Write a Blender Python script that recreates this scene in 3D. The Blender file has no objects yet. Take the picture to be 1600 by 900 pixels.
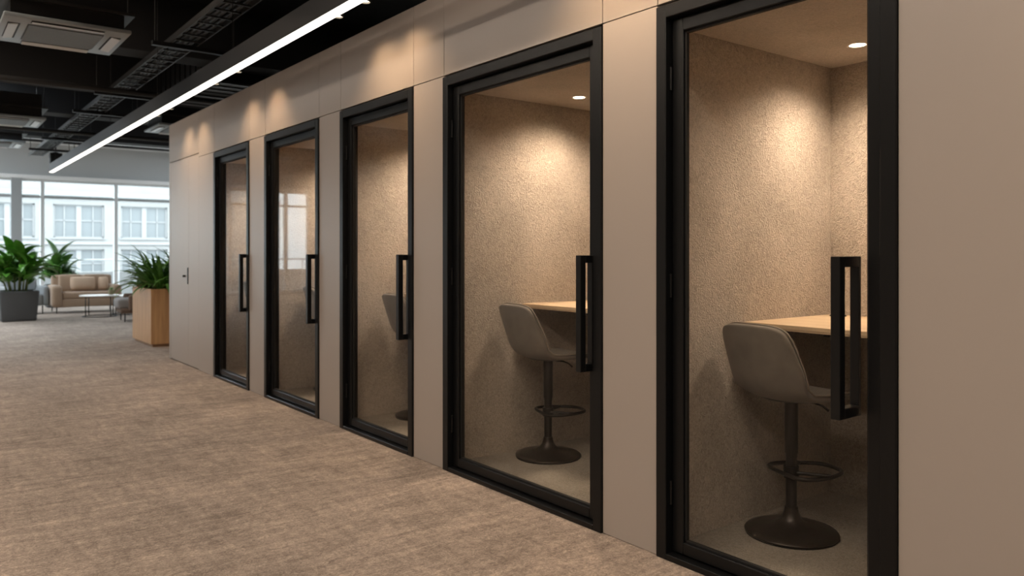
import bpy, bmesh, math, random
from mathutils import Vector, Matrix
PI = math.pi
rnd = random.Random(11)
sc = bpy.context.scene
col = sc.collection

# ------------------------------------------------------------------ materials
def new_mat(name):
    m = bpy.data.materials.new(name); m.use_nodes = True
    nt = m.node_tree; nt.nodes.clear()
    out = nt.nodes.new('ShaderNodeOutputMaterial')
    return m, nt, out

def pbr(name, color, rough=0.5, metal=0.0, spec=0.5, bump=None, vary=None, coat=0.0, sheen=0.0):
    """principled; bump=(scale, strength, dist), vary=(scale, color2, (sx,sy,sz))"""
    m, nt, out = new_mat(name)
    b = nt.nodes.new('ShaderNodeBsdfPrincipled')
    b.inputs['Base Color'].default_value = (*color, 1)
    b.inputs['Roughness'].default_value = rough
    b.inputs['Metallic'].default_value = metal
    b.inputs['Specular IOR Level'].default_value = spec
    if coat: b.inputs['Coat Weight'].default_value = coat
    if sheen:
        b.inputs['Sheen Weight'].default_value = sheen
        b.inputs['Sheen Roughness'].default_value = 0.5
    nt.links.new(b.outputs[0], out.inputs[0])
    tc = nt.nodes.new('ShaderNodeTexCoord')
    if vary:
        mp = nt.nodes.new('ShaderNodeMapping'); mp.inputs['Scale'].default_value = vary[2]
        nt.links.new(tc.outputs['Object'], mp.inputs[0])
        n = nt.nodes.new('ShaderNodeTexNoise'); n.inputs['Scale'].default_value = vary[0]
        n.inputs['Detail'].default_value = 6
        nt.links.new(mp.outputs[0], n.inputs[0])
        r = nt.nodes.new('ShaderNodeValToRGB')
        r.color_ramp.elements[0].position = 0.33; r.color_ramp.elements[1].position = 0.67
        r.color_ramp.elements[0].color = (*color, 1); r.color_ramp.elements[1].color = (*vary[1], 1)
        nt.links.new(n.outputs[0], r.inputs[0]); nt.links.new(r.outputs[0], b.inputs['Base Color'])
    if bump:
        n = nt.nodes.new('ShaderNodeTexNoise'); n.inputs['Scale'].default_value = bump[0]
        n.inputs['Detail'].default_value = 4
        nt.links.new(tc.outputs['Object'], n.inputs[0])
        bp = nt.nodes.new('ShaderNodeBump'); bp.inputs['Strength'].default_value = bump[1]
        bp.inputs['Distance'].default_value = bump[2]
        nt.links.new(n.outputs[0], bp.inputs['Height']); nt.links.new(bp.outputs[0], b.inputs['Normal'])
    return m

def glass_mat(name, tint, ior=1.5, gain=1.0):
    m, nt, out = new_mat(name)
    t = nt.nodes.new('ShaderNodeBsdfTransparent'); t.inputs[0].default_value = (*tint, 1)
    g = nt.nodes.new('ShaderNodeBsdfGlossy'); g.inputs['Roughness'].default_value = 0.02
    f = nt.nodes.new('ShaderNodeFresnel'); 
    ge = nt.nodes.new('ShaderNodeNewGeometry'); mi = nt.nodes.new('ShaderNodeMapRange')   # same reflectance entering and leaving the thin pane
    mi.inputs[3].default_value = ior; mi.inputs[4].default_value = 1/ior
    nt.links.new(ge.outputs['Backfacing'], mi.inputs[0]); nt.links.new(mi.outputs[0], f.inputs[0])
    mul = nt.nodes.new('ShaderNodeMath'); mul.operation = 'MULTIPLY'; mul.inputs[1].default_value = gain
    mx = nt.nodes.new('ShaderNodeMixShader')
    nt.links.new(f.outputs[0], mul.inputs[0]); nt.links.new(mul.outputs[0], mx.inputs[0])
    nt.links.new(t.outputs[0], mx.inputs[1]); nt.links.new(g.outputs[0], mx.inputs[2])
    nt.links.new(mx.outputs[0], out.inputs[0])
    return m

def emit(name, color, strength):
    m, nt, out = new_mat(name)
    e = nt.nodes.new('ShaderNodeEmission'); e.inputs[0].default_value = (*color, 1); e.inputs[1].default_value = strength
    nt.links.new(e.outputs[0], out.inputs[0])
    return m

def felt_mat(name, c1, c2, scale=58, strength=1.0):
    """matted felt: short worm-like fibres from a warped voronoi / noise pair"""
    m, nt, out = new_mat(name)
    L = nt.links.new; N = nt.nodes.new
    b = N('ShaderNodeBsdfPrincipled'); b.inputs['Roughness'].default_value = 0.95
    b.inputs['Specular IOR Level'].default_value = 0.15
    b.inputs['Sheen Weight'].default_value = 0.15
    tc = N('ShaderNodeTexCoord')
    n1 = N('ShaderNodeTexNoise'); n1.inputs['Scale'].default_value = scale; n1.inputs['Detail'].default_value = 3
    n1.inputs['Distortion'].default_value = 1.6
    n2 = N('ShaderNodeTexNoise'); n2.inputs['Scale'].default_value = 2.2; n2.inputs['Detail'].default_value = 4
    n3 = N('ShaderNodeTexNoise'); n3.inputs['Scale'].default_value = scale*3.5; n3.inputs['Detail'].default_value = 2
    for n in (n1, n2, n3): L(tc.outputs['Object'], n.inputs[0])
    a = N('ShaderNodeMath'); a.operation = 'MULTIPLY_ADD'; a.inputs[1].default_value = 0.55
    L(n1.outputs[0], a.inputs[0])
    a2 = N('ShaderNodeMath'); a2.operation = 'MULTIPLY'; a2.inputs[1].default_value = 0.45
    L(n2.outputs[0], a2.inputs[0]); L(a2.outputs[0], a.inputs[2])
    r = N('ShaderNodeValToRGB')
    r.color_ramp.elements[0].position = 0.36; r.color_ramp.elements[1].position = 0.62
    r.color_ramp.elements[0].color = (*c1, 1); r.color_ramp.elements[1].color = (*c2, 1)
    L(a.outputs[0], r.inputs[0]); L(r.outputs[0], b.inputs['Base Color'])
    h = N('ShaderNodeMath'); h.operation = 'MULTIPLY_ADD'; h.inputs[1].default_value = 0.35
    L(n3.outputs[0], h.inputs[0]); L(n1.outputs[0], h.inputs[2])
    bp = N('ShaderNodeBump'); bp.inputs['Strength'].default_value = strength; bp.inputs['Distance'].default_value = 0.009
    L(h.outputs[0], bp.inputs['Height']); L(bp.outputs[0], b.inputs['Normal'])
    L(b.outputs[0], out.inputs[0])
    return m

def carpet_mat():
    m, nt, out = new_mat('carpet')
    L = nt.links.new; N = nt.nodes.new
    b = N('ShaderNodeBsdfPrincipled'); b.inputs['Roughness'].default_value = 0.97
    b.inputs['Specular IOR Level'].default_value = 0.1
    b.inputs['Sheen Weight'].default_value = 0.1
    tc = N('ShaderNodeTexCoord')
    def noise(scale, sx, sy, detail=4, dist=0.0, rot=0):
        mp = N('ShaderNodeMapping'); mp.inputs['Scale'].default_value = (sx, sy, 1)
        mp.inputs['Rotation'].default_value = (0, 0, rot)
        L(tc.outputs['Object'], mp.inputs[0])
        n = N('ShaderNodeTexNoise'); n.inputs['Scale'].default_value = scale
        n.inputs['Detail'].default_value = detail; n.inputs['Distortion'].default_value = dist
        L(mp.outputs[0], n.inputs[0]); return n
    nx = noise(4.5, 0.8, 4.0, 6, 0.9)      # streaks across the corridor
    ny = noise(4.5, 4.0, 0.8, 6, 0.9)      # streaks along it
    big = noise(1.5, 1, 1.3, 5, 0.4)       # cloudy patches
    fine = noise(140, 1, 1, 2, 1.2)
    worm = noise(30, 1, 1.15, 3, 3.0)
    worm2 = noise(13, 1, 1.3, 4, 2.6)
    def mix(a, fa, c, fc):
        p = N('ShaderNodeMath'); p.operation = 'MULTIPLY'; p.inputs[1].default_value = fa; L(a, p.inputs[0])
        q = N('ShaderNodeMath'); q.operation = 'MULTIPLY_ADD'; q.inputs[1].default_value = fc
        L(c, q.inputs[0]); L(p.outputs[0], q.inputs[2]); return q.outputs[0]
    s = mix(nx.outputs[0], 0.24, ny.outputs[0], 0.17)
    s = mix(s, 1.0, big.outputs[0], 0.19)
    s = mix(s, 1.0, worm2.outputs[0], 0.21)
    s = mix(s, 1.0, worm.outputs[0], 0.31)
    s = mix(s, 0.8, fine.outputs[0], 0.20)
    r = N('ShaderNodeValToRGB')
    e = r.color_ramp.elements
    e[0].position = 0.455; e[0].color = (0.185, 0.150, 0.127, 1)
    e[1].position = 0.67; e[1].color = (0.62, 0.505, 0.42, 1)
    k = e.new(0.562); k.color = (0.36, 0.293, 0.246, 1)
    L(s, r.inputs[0]); L(r.outputs[0], b.inputs['Base Color'])
    h = mix(fine.outputs[0], 0.6, worm.outputs[0], 0.6)
    bp = N('ShaderNodeBump'); bp.inputs['Strength'].default_value = 0.8; bp.inputs['Distance'].default_value = 0.006
    L(h, bp.inputs['Height']); L(bp.outputs[0], b.inputs['Normal'])
    L(b.outputs[0], out.inputs[0])
    return m

def wood_mat(name, c1, c2, axis='Z', scale=1.0, rough=0.45):
    m, nt, out = new_mat(name)
    L = nt.links.new; N = nt.nodes.new
    b = N('ShaderNodeBsdfPrincipled'); b.inputs['Roughness'].default_value = rough
    tc = N('ShaderNodeTexCoord'); mp = N('ShaderNodeMapping')
    st = {'X': (0.8, 14, 14), 'Y': (14, 0.8, 14), 'Z': (14, 14, 0.8)}[axis]
    mp.inputs['Scale'].default_value = st
    L(tc.outputs['Object'], mp.inputs[0])
    n = N('ShaderNodeTexNoise'); n.inputs['Scale'].default_value = 1.6*scale; n.inputs['Detail'].default_value = 8
    n.inputs['Distortion'].default_value = 0.6
    L(mp.outputs[0], n.inputs[0])
    r = N('ShaderNodeValToRGB'); e = r.color_ramp.elements
    e[0].position = 0.32; e[0].color = (*c1, 1); e[1].position = 0.7; e[1].color = (*c2, 1)
    L(n.outputs[0], r.inputs[0]); L(r.outputs[0], b.inputs['Base Color'])
    L(b.outputs[0], out.inputs[0])
    return m

M = {}
M['carpet'] = carpet_mat()
M['felt'] = felt_mat('felt', (0.36, 0.31, 0.26), (0.62, 0.54, 0.46))
M['felt_ceiling'] = felt_mat('felt_ceiling', (0.42, 0.37, 0.315), (0.60, 0.53, 0.46), 60, 0.6)
M['booth_carpet'] = felt_mat('booth_carpet', (0.22, 0.19, 0.158), (0.42, 0.37, 0.31), 70, 0.9)
M['laminate'] = pbr('laminate', (0.395, 0.353, 0.320), 0.34, 0, 0.5, bump=(320, 0.05, 0.002))
M['gap'] = pbr('gap', (0.02, 0.018, 0.016), 0.9)
M['frame'] = pbr('frame', (0.005, 0.0055, 0.0062), 0.34, 0.0, 0.32, bump=(400, 0.04, 0.001))
M['handle'] = pbr('handle', (0.005, 0.0055, 0.0062), 0.30, 0.0, 0.35)
M['gasket'] = pbr('gasket', (0.006, 0.006, 0.006), 0.7)
M['glass'] = glass_mat('glass', (0.955, 0.955, 0.945), 1.5, 0.36)
M['window_glass'] = glass_mat('window_glass', (0.95, 0.97, 0.975), 1.45, 0.6)
M['stool_fabric'] = pbr('stool_fabric', (0.150, 0.132, 0.112), 0.85, 0, 0.25, bump=(500, 0.25, 0.002), vary=(9, (0.195, 0.172, 0.147), (1, 1, 1)), sheen=0.2)
M['stool_piping'] = pbr('stool_piping', (0.27, 0.235, 0.195), 0.8, 0, 0.3)
M['stool_metal'] = pbr('stool_metal', (0.014, 0.013, 0.012), 0.34, 0.3, 0.5)
M['stool_base'] = pbr('stool_base', (0.040, 0.035, 0.030), 0.33, 0.6, 0.5)
M['black_metal'] = pbr('black_metal', (0.015, 0.015, 0.015), 0.45, 0.2)
M['ply'] = wood_mat('ply', (0.60, 0.44, 0.28), (0.70, 0.54, 0.36), 'Y', 0.8, 0.42)
M['ply_edge'] = pbr('ply_edge', (0.50, 0.37, 0.24), 0.5)
M['oak'] = wood_mat('oak', (0.50, 0.275, 0.125), (0.66, 0.395, 0.19), 'Z', 1.2, 0.45)
M['oak_dark'] = pbr('oak_dark', (0.33, 0.19, 0.10), 0.6)
M['ceiling'] = pbr('ceiling_black', (0.013, 0.0135, 0.0145), 0.8, 0, 0.3, bump=(12, 0.3, 0.02))
M['beam'] = pbr('beam_black', (0.020, 0.0205, 0.022), 0.75, 0, 0.3)
M['duct'] = pbr('duct', (0.015, 0.015, 0.016), 0.5, 0.3)
M['tray'] = pbr('tray', (0.028, 0.027, 0.026), 0.5, 0.3)
M['pipe'] = pbr('pipe', (0.03, 0.03, 0.031), 0.45, 0.2)
M['ac_panel'] = pbr('ac_panel', (0.29, 0.33, 0.355), 0.42)
M['ac_grille'] = pbr('ac_grille', (0.06, 0.065, 0.07), 0.5)
M['ac_louver'] = pbr('ac_louver', (0.62, 0.64, 0.65), 0.3)
M['dark'] = pbr('dark', (0.01, 0.01, 0.01), 0.6)
M['housing'] = pbr('housing', (0.045, 0.047, 0.050), 0.42, 0.2)
M['strip'] = emit('strip_light', (1.0, 0.93, 0.84), 3.4)
M['strip_cool'] = emit('strip_cool', (0.88, 0.95, 1.0), 5.0)  # glow of the lamps added over the lounge
M['lamp_disc'] = emit('lamp_disc', (1.0, 0.82, 0.58), 14.0)
M['lamp_trim'] = pbr('lamp_trim', (0.75, 0.70, 0.62), 0.4)
M['white_paint'] = pbr('white_paint', (0.72, 0.74, 0.75), 0.6)
M['ledge'] = pbr('ledge_white', (0.88, 0.89, 0.90), 0.4)
M['grey_paint'] = pbr('grey_paint', (0.50, 0.52, 0.53), 0.6)
M['room_wall'] = pbr('room_wall', (0.38, 0.35, 0.32), 0.7)
M['alu'] = pbr('alu', (0.75, 0.78, 0.79), 0.4, 0.3)
M['column'] = pbr('column', (0.34, 0.36, 0.37), 0.6)
M['facade'] = pbr('facade', (0.265, 0.265, 0.258), 0.9, vary=(0.6, (0.24, 0.24, 0.235), (1, 1, 1)))
M['facade_frame'] = pbr('facade_frame', (0.27, 0.275, 0.275), 0.6)
M['facade_glass'] = pbr('facade_glass', (0.15, 0.165, 0.17), 0.25, 0, 0.4)
M['outside'] = pbr('outside', (0.27, 0.27, 0.265), 0.9)
M['concrete_pot'] = pbr('concrete_pot', (0.075, 0.077, 0.080), 0.6, bump=(60, 0.2, 0.004))
M['soil'] = pbr('soil', (0.03, 0.022, 0.016), 0.95, bump=(50, 0.8, 0.02))
M['leaf'] = pbr('leaf', (0.055, 0.18, 0.022), 0.34, 0, 0.5, vary=(5, (0.14, 0.36, 0.045), (1, 1, 1)))
M['leaf_dark'] = pbr('leaf_dark', (0.045, 0.14, 0.03), 0.36, 0, 0.5, vary=(5, (0.10, 0.26, 0.045), (1, 1, 1)))
M['leaf_fine'] = pbr('leaf_fine', (0.055, 0.155, 0.025), 0.40, 0, 0.5, vary=(6, (0.13, 0.30, 0.055), (1, 1, 1)))
M['stem'] = pbr('stem', (0.13, 0.17, 0.045), 0.6)
M['sofa'] = pbr('sofa_fabric', (0.40, 0.285, 0.20), 0.9, 0, 0.2, bump=(300, 0.3, 0.003), sheen=0.3)
M['pillow'] = pbr('pillow', (0.56, 0.41, 0.30), 0.9, 0, 0.2, bump=(200, 0.3, 0.003))
M['armchair'] = pbr('armchair_fabric', (0.17, 0.115, 0.085), 0.9, 0, 0.2, bump=(300, 0.3, 0.003))
M['seat_grey'] = pbr('seat_grey', (0.27, 0.25, 0.24), 0.9, 0, 0.2)
M['grey_fabric'] = pbr('grey_fabric', (0.30, 0.32, 0.33), 0.9, 0, 0.2)
M['green_fabric'] = pbr('green_fabric', (0.035, 0.075, 0.035), 0.9)
M['table_white'] = pbr('table_white', (0.72, 0.70, 0.67), 0.35)
M['pot_brass'] = pbr('pot_olive', (0.22, 0.19, 0.10), 0.5)

# ------------------------------------------------------------------ mesh helpers
def box(bm, x0, x1, y0, y1, z0, z1, bev=0.0, seg=1, mtx=None):
    r = bmesh.ops.create_cube(bm, size=1)
    vs = r['verts']
    S = Matrix.Translation(((x0+x1)/2, (y0+y1)/2, (z0+z1)/2)) @ Matrix.Diagonal((abs(x1-x0), abs(y1-y0), abs(z1-z0), 1))
    bmesh.ops.transform(bm, matrix=S, verts=vs)
    if bev:
        es = list({e for v in vs for e in v.link_edges})
        rb = bmesh.ops.bevel(bm, geom=es, offset=bev, segments=seg, affect='EDGES', profile=0.5)
        vs = list({v for v in rb['verts']} | {v for v in vs if v.is_valid})
    if mtx is not None:
        bmesh.ops.transform(bm, matrix=mtx, verts=[v for v in vs if v.is_valid])
    return vs

def tube(bm, pts, r, n=10, closed=False, cap=True):
    pts = [Vector(p) for p in pts]
    k = len(pts)
    rad = r if isinstance(r, (list, tuple)) else [r]*k
    rings = []
    prev = None
    for i, p in enumerate(pts):
        if closed: t = pts[(i+1) % k] - pts[i-1]
        else: t = pts[min(i+1, k-1)] - pts[max(i-1, 0)]
        t.normalize()
        if prev is None:
            a = Vector((0, 0, 1)) if abs(t.z) < 0.9 else Vector((1, 0, 0))
            u = t.cross(a).normalized()
        else:
            u = (prev - t*prev.dot(t)).normalized()
        prev = u
        w = t.cross(u)
        rings.append([bm.verts.new(p + (u*math.cos(2*PI*j/n) + w*math.sin(2*PI*j/n))*rad[i]) for j in range(n)])
    m = k if closed else k-1
    for i in range(m):
        A, B = rings[i], rings[(i+1) % k]
        for j in range(n):
            bm.faces.new((A[j], A[(j+1) % n], B[(j+1) % n], B[j]))
    if cap and not closed:
        bm.faces.new(rings[0][::-1]); bm.faces.new(rings[-1])

def lathe(bm, prof, n=48, c=(0, 0, 0)):
    rings = []
    for r, z in prof:
        if r < 1e-6: rings.append([bm.verts.new((c[0], c[1], c[2]+z))])
        else: rings.append([bm.verts.new((c[0]+r*math.cos(2*PI*j/n), c[1]+r*math.sin(2*PI*j/n), c[2]+z)) for j in range(n)])
    for A, B in zip(rings, rings[1:]):
        if len(A) == 1 and len(B) == 1: continue
        for j in range(n):
            k = (j+1) % n
            if len(A) == 1: bm.faces.new((A[0], B[k], B[j]))
            elif len(B) == 1: bm.faces.new((A[j], A[k], B[0]))
            else: bm.faces.new((A[j], A[k], B[k], B[j]))

def obj(name, bm, mat, parent=None, smooth=False, loc=None):
    bmesh.ops.recalc_face_normals(bm, faces=bm.faces[:])
    me = bpy.data.meshes.new(name); bm.to_mesh(me); bm.free()
    mats = mat if isinstance(mat, (list, tuple)) else [mat]
    for m in mats: me.materials.append(m)
    if smooth is True:
        for p in me.polygons: p.use_smooth = True
    elif smooth:
        for p in me.polygons: p.use_smooth = True
        me.set_sharp_from_angle(angle=math.radians(smooth))
    o = bpy.data.objects.new(name, me); col.objects.link(o)
    if parent is not None: o.parent = parent
    if loc: o.location = loc
    return o

def tag(o, label=None, cat=None, group=None, kind=None):
    if label: o['label'] = label
    if cat: o['category'] = cat
    if group: o['group'] = group
    if kind: o['kind'] = kind
    return o

def empty(name, loc=(0, 0, 0), rz=0.0):
    o = bpy.data.objects.new(name, None); col.objects.link(o)
    o.location = loc; o.rotation_euler = (0, 0, rz); o.empty_display_size = 0.1
    return o

def copy_tree(o, parent=None):
    c = o.copy(); col.objects.link(c)
    if parent is not None: c.parent = parent
    for ch in [x for x in bpy.data.objects if x.parent == o]:
        copy_tree(ch, c)
    return c

def B(): return bmesh.new()
def bx(name, mat, parent, *dims, bev=0.0, seg=1, smooth=False):
    bm = B(); box(bm, *dims, bev=bev, seg=seg); return obj(name, bm, mat, parent, smooth)

# ------------------------------------------------------------------ dimensions
XW = 2.555                       # face of the booth wall
XB = 3.97                        # back wall of the booths
TOP = 2.87                       # top of the panelled wall
SEAM = 2.362
DOORS = [(7.40, 8.47), (5.81, 6.985), (4.36, 5.42), (2.64, 4.0), (1.268, 2.302)]   # door_1 (deep end) .. door_5
LEFT = [8.88, 7.19, 5.615, 4.065, 2.335]      # far felt wall of each booth
WALL_END = 10.27
SLAB = 4.2
YF = 24.0
WHERE = ['in the booth beside the flush cupboard doors', 'in the second booth from the cupboard doors',
         'in the middle one of the five booths', 'in the booth with the widest door',
         'in the booth with the handle standing on its glass']

# ------------------------------------------------------------------ shell
def struct(o, label, cat): return tag(o, label, cat, kind='structure')

struct(bx('floor', M['carpet'], None, -5, 8.2, -5, YF, -0.08, 0.0), 'brown and beige streaked carpet covering the whole office floor', 'floor')
struct(bx('ceiling', M['ceiling'], None, -5, 8.2, -5, 22.4, SLAB, SLAB+0.15), 'black painted exposed ceiling slab above the ducts and beams', 'ceiling')
struct(bx('ceiling', M['white_paint'], None, -5, 8.2, 22.4, YF, SLAB-0.03, SLAB+0.15), 'white strip of ceiling beside the window wall', 'ceiling')
struct(bx('wall_left', M['room_wall'], None, -5.1, -5, -5, YF, 0, SLAB), 'plain wall on the open side of the office', 'wall')
struct(bx('wall_front', M['room_wall'], None, -5, 8.2, -5.1, -5, 0, SLAB), 'plain end wall of the office opposite the windows', 'wall')
struct(bx('wall_side', M['room_wall'], None, 8.2, 8.3, -5, YF, 0, SLAB), 'plain wall beyond the lounge behind the booths', 'wall')

# panelled booth wall: one backing with openings, laminate panels on it
bm = B()
segs = [(-5.0, DOORS[4][0])] + [(DOORS[i+1][1], DOORS[i][0]) for i in range(3, -1, -1)] + [(DOORS[0][1], WALL_END)]
for a, b in segs: box(bm, XW+0.02, XW+0.10, a, b, 0, TOP-0.002)
for a, b in DOORS: box(bm, XW+0.02, XW+0.10, a, b, 2.35, TOP-0.002)
wall_right = struct(obj('wall_right', bm, M['gap']), 'long greige laminate panelled wall with five glass booth doors', 'wall')
G = 0.0022
def panel(y0, y1, z0, z1):
    bx('panel', M['laminate'], wall_right, XW, XW+0.02, y0+G, y1-G, z0+G, z1-G, bev=0.0012)
FD = (9.03, 9.42, 10.19)      # flush door leaves
panel(-2.2, DOORS[4][0], 0, SEAM); panel(-5, -2.2, 0, SEAM)
panel(-5, -2.2, SEAM, TOP); panel(-2.2, DOORS[4][0], SEAM, TOP)
for i in range(4):
    panel(DOORS[i+1][1], DOORS[i][0], 0, SEAM); panel(DOORS[i+1][1], DOORS[i][0], SEAM, TOP)
for a, b in DOORS: panel(a, b, SEAM, TOP)
panel(DOORS[0][1], FD[0], 0, SEAM); panel(DOORS[0][1], FD[0], SEAM, TOP)
panel(FD[0], WALL_END, 2.405, TOP)
panel(FD[2], WALL_END, 0, 2.405)
bx('end_panel', M['laminate'], wall_right, XW+0.02, 4.1, WALL_END, WALL_END+0.02, 0, TOP)
bx('roof_panel', M['ceiling'], wall_right, XW+0.101, 4.1, -5, WALL_END, TOP-0.06, TOP-0.004)
bx('back_panel', M['gap'], wall_right, 4.06, 4.1, -5, WALL_END, 0, TOP-0.061)

# flush double cupboard door at the deep end
d6 = struct(empty('door_6', (XW, 9.6, 0)), 'flush greige double door with a small dark lock at the wall end', 'door')
def local(name, mat, parent, *d, bev=0.0, seg=1, smooth=False):
    """box given in world coordinates, parented under an unrotated empty"""
    p = parent; off = Vector((0, 0, 0))
    while p is not None: off += p.location; p = p.parent
    bm = B(); box(bm, d[0]-off.x, d[1]-off.x, d[2]-off.y, d[3]-off.y, d[4]-off.z, d[5]-off.z, bev=bev, seg=seg)
    return obj(name, bm, mat, parent, smooth)
lf1 = local('leaf', M['laminate'], d6, XW+0.001, XW+0.0195, FD[0]+0.002, FD[1]-0.0015, 0.012, 2.400, bev=0.0012)
lf2 = local('leaf', M['laminate'], d6, XW+0.001, XW+0.0195, FD[1]+0.0015, FD[2]-0.002, 0.012, 2.400, bev=0.0012)
local('lock_plate', M['handle'], lf2, XW-0.006, XW+0.0015, FD[1]+0.02, FD[1]+0.05, 0.94, 1.13, bev=0.002)
bm = B(); tube(bm, [(0, 0, 0), (-0.03, 0, 0)], [0.012, 0.014], 16)
k = obj('thumb_turn', bm, M['handle'], lf2, 35, (-0.003, FD[1]+0.13-9.6, 1.03))

# ------------------------------------------------------------------ glass doors
def make_door(n, y0, y1, onglass):
    d = struct(empty('door_%d' % n, (XW, (y0+y1)/2, 0)), '', 'door')
    H = 2.35; fw = 0.055; x0 = XW-0.012; x1 = XW+0.105
    bm = B()
    oy = (y0+y1)/2; ox = XW
    def b(a0, a1, b0, b1, c0, c1, bev=0.003): box(bm, a0-ox, a1-ox, b0-oy, b1-oy, c0, c1, bev=bev)
    b(x0, x1, y0, y0+fw, 0, H); b(x0, x1, y1-fw, y1, 0, H)
    b(x0, x1, y0+fw-.001, y1-fw+.001, H-fw, H); b(x0, x1, y0+fw-.001, y1-fw+.001, 0, 0.026)
    # rebate: a thin stop behind the leaf
    b(XW+0.075, x1-.002, y0+fw, y0+fw+0.014, 0.026, H-fw, .001); b(XW+0.075, x1-.002, y1-fw-0.014, y1-fw, 0.026, H-fw, .001)
    b(XW+0.075, x1-.002, y0+fw, y1-fw, H-fw-0.014, H-fw, .001)
    obj('frame', bm, M['frame'], d)
    # leaf
    a, c = y0+fw+0.004, y1-fw-0.004; z0, z1 = 0.031, H-fw-0.004
    lx0, lx1 = XW+0.026, XW+0.070; sw = 0.058
    bm = B()
    b(lx0, lx1, a, a+sw, z0, z1, .004); b(lx0, lx1, c-sw, c, z0, z1, .004)
    b(lx0, lx1, a+sw-.001, c-sw+.001, z1-sw, z1, .004); b(lx0, lx1, a+sw-.001, c-sw+.001, z0, z0+0.052, .004)
    leaf = obj('leaf', bm, M['frame'], d)
    bm = B(); g = 0.008
    gx0, gx1 = XW+0.040, XW+0.058
    b(gx0, gx1, a+sw-.001, a+sw+g, z0+.05, z1-sw, .001); b(gx0, gx1, c-sw-g, c-sw+.001, z0+.05, z1-sw, .001)
    b(gx0, gx1, a+sw, c-sw, z1-sw-g, z1-sw+.001, .001); b(gx0, gx1, a+sw, c-sw, z0+.051, z0+.052+g, .001)
    obj('gasket', bm, M['gasket'], leaf)
    bm = B(); b(XW+0.045, XW+0.053, a+sw-.003, c-sw+.003, z0+.049, z1-sw+.003, 0)
    obj('glass_pane', bm, M['glass'], leaf)
    # pull handle: outer square bar, inner mounting bar and two posts
    yh = (a+sw+0.048) if onglass else (a+sw*0.5+0.012)
    zt, zb = 1.288, 0.740; w = 0.017
    plane = XW+0.045 if onglass else lx0
    bm = B()
    xo = XW-0.075 if onglass else XW-0.045
    b(xo-w, xo+w, yh-w, yh+w, zb, zt, .002)
    b(plane-0.014, plane, yh-w, yh+w, zb, zt, .002)
    b(xo+w-.002, plane-0.012, yh-w, yh+w, zt-0.036, zt, .002)
    b(xo+w-.002, plane-0.012, yh-w, yh+w, zb, zb+0.036, .002)
    obj('handle', bm, M['handle'], leaf)
    # hinge knuckles on the far stile
    for zz in (0.28, 1.16, 2.04):
        bm = B(); tube(bm, [(lx0-ox-.006, c+0.002-oy, zz-0.05), (lx0-ox-.006, c+0.002-oy, zz+0.05)], 0.007, 10)
        obj('hinge', bm, M['frame'], leaf, 40)
    return d
DLAB = ['black framed glass booth door beside the flush cupboard doors',
        'black framed glass booth door, second from the flush cupboard doors',
        'black framed glass booth door in the middle of the five',
        'widest black framed glass booth door, its handle fixed to the stile',
        'black framed glass booth door whose long handle stands on the glass']
for i, (a, b_) in enumerate(DOORS):
    d = make_door(i+1, a, b_, i == 4); d['label'] = DLAB[i]

# ------------------------------------------------------------------ booth linings
for i, ((a, b_), yl) in enumerate(zip(DOORS, LEFT)):
    yr = a-0.05; w = WHERE[i]; xi = XW+0.105
    struct(bx('wall_left', M['felt'], None, xi, XB+0.03, yl, yl+0.025, 0, 2.36), 'beige felt side wall ' + w, 'wall')
    struct(bx('wall_right', M['felt'], None, xi, XB+0.03, yr-0.025, yr, 0, 2.36), 'beige felt wall on the handle side ' + w, 'wall')
    struct(bx('wall_back', M['felt'], None, XB, XB+0.03, yr+.001, yl-.001, 0, 2.36), 'beige felt back wall ' + w, 'wall')
    struct(bx('ceiling', M['felt_ceiling'], None, xi, XB-.006, yr+.006, yl-.006, 2.298, 2.34), 'felt ceiling panel ' + w, 'ceiling')
    struct(bx('floor', M['booth_carpet'], None, xi, XB-.001, yr+.001, yl-.001, 0.0, 0.012), 'beige carpet floor ' + w, 'floor')
    if yl > b_+0.03:      # the front return between the door frame and the felt wall
        struct(bx('wall_front', M['felt'], None, xi-0.004, xi+0.02, b_, yl-.001, 0.012, 2.297), 'narrow felt return by the door ' + w, 'wall')

# ------------------------------------------------------------------ booth desks, lights
def make_desk():
    r = empty('desk')                      # local: back-left corner at (0,0), z = 0 floor
    bm = B(); box(bm, -0.77, -0.002, -1.0, -0.003, 0.948, 0.968, bev=.002); obj('desktop', bm, M['ply'], r)
    bm = B(); box(bm, -0.768, -0.004, -0.998, -0.005, 0.940, 0.949); obj('edge_band', bm, M['ply_edge'], r)
    for yy in (-0.30, -0.72):
        bm = B(); box(bm, -0.55, -0.002, yy-0.015, yy+0.015, 0.905, 0.9395, bev=.002); box(bm, -0.03, -0.002, yy-0.015, yy+0.015, 0.70, 0.906, bev=.002)
        obj('bracket', bm, M['black_metal'], r)
    bm = B(); lathe(bm, [(0, .972), (.022, .972), (.026, .974), (.040, .974), (.042, .968), (.042, .962)], 32, (-0.10, -0.10, 0)); obj('cable_grommet', bm, M['black_metal'], r, 40)
    return r
def make_downlight():
    r = empty('ceiling_light')             # local z = 0 at the ceiling underside
    bm = B(); lathe(bm, [(.038, 0.010), (.038, -.001), (.048, -.003), (.052, 0.0), (.052, .002)], 40); obj('trim_ring', bm, M['lamp_trim'], r, 40)
    bm = B(); lathe(bm, [(0, -.0005), (.0385, -.0005), (.0385, .004)], 40); obj('diffuser', bm, M['lamp_disc'], r)
    return r

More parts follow.
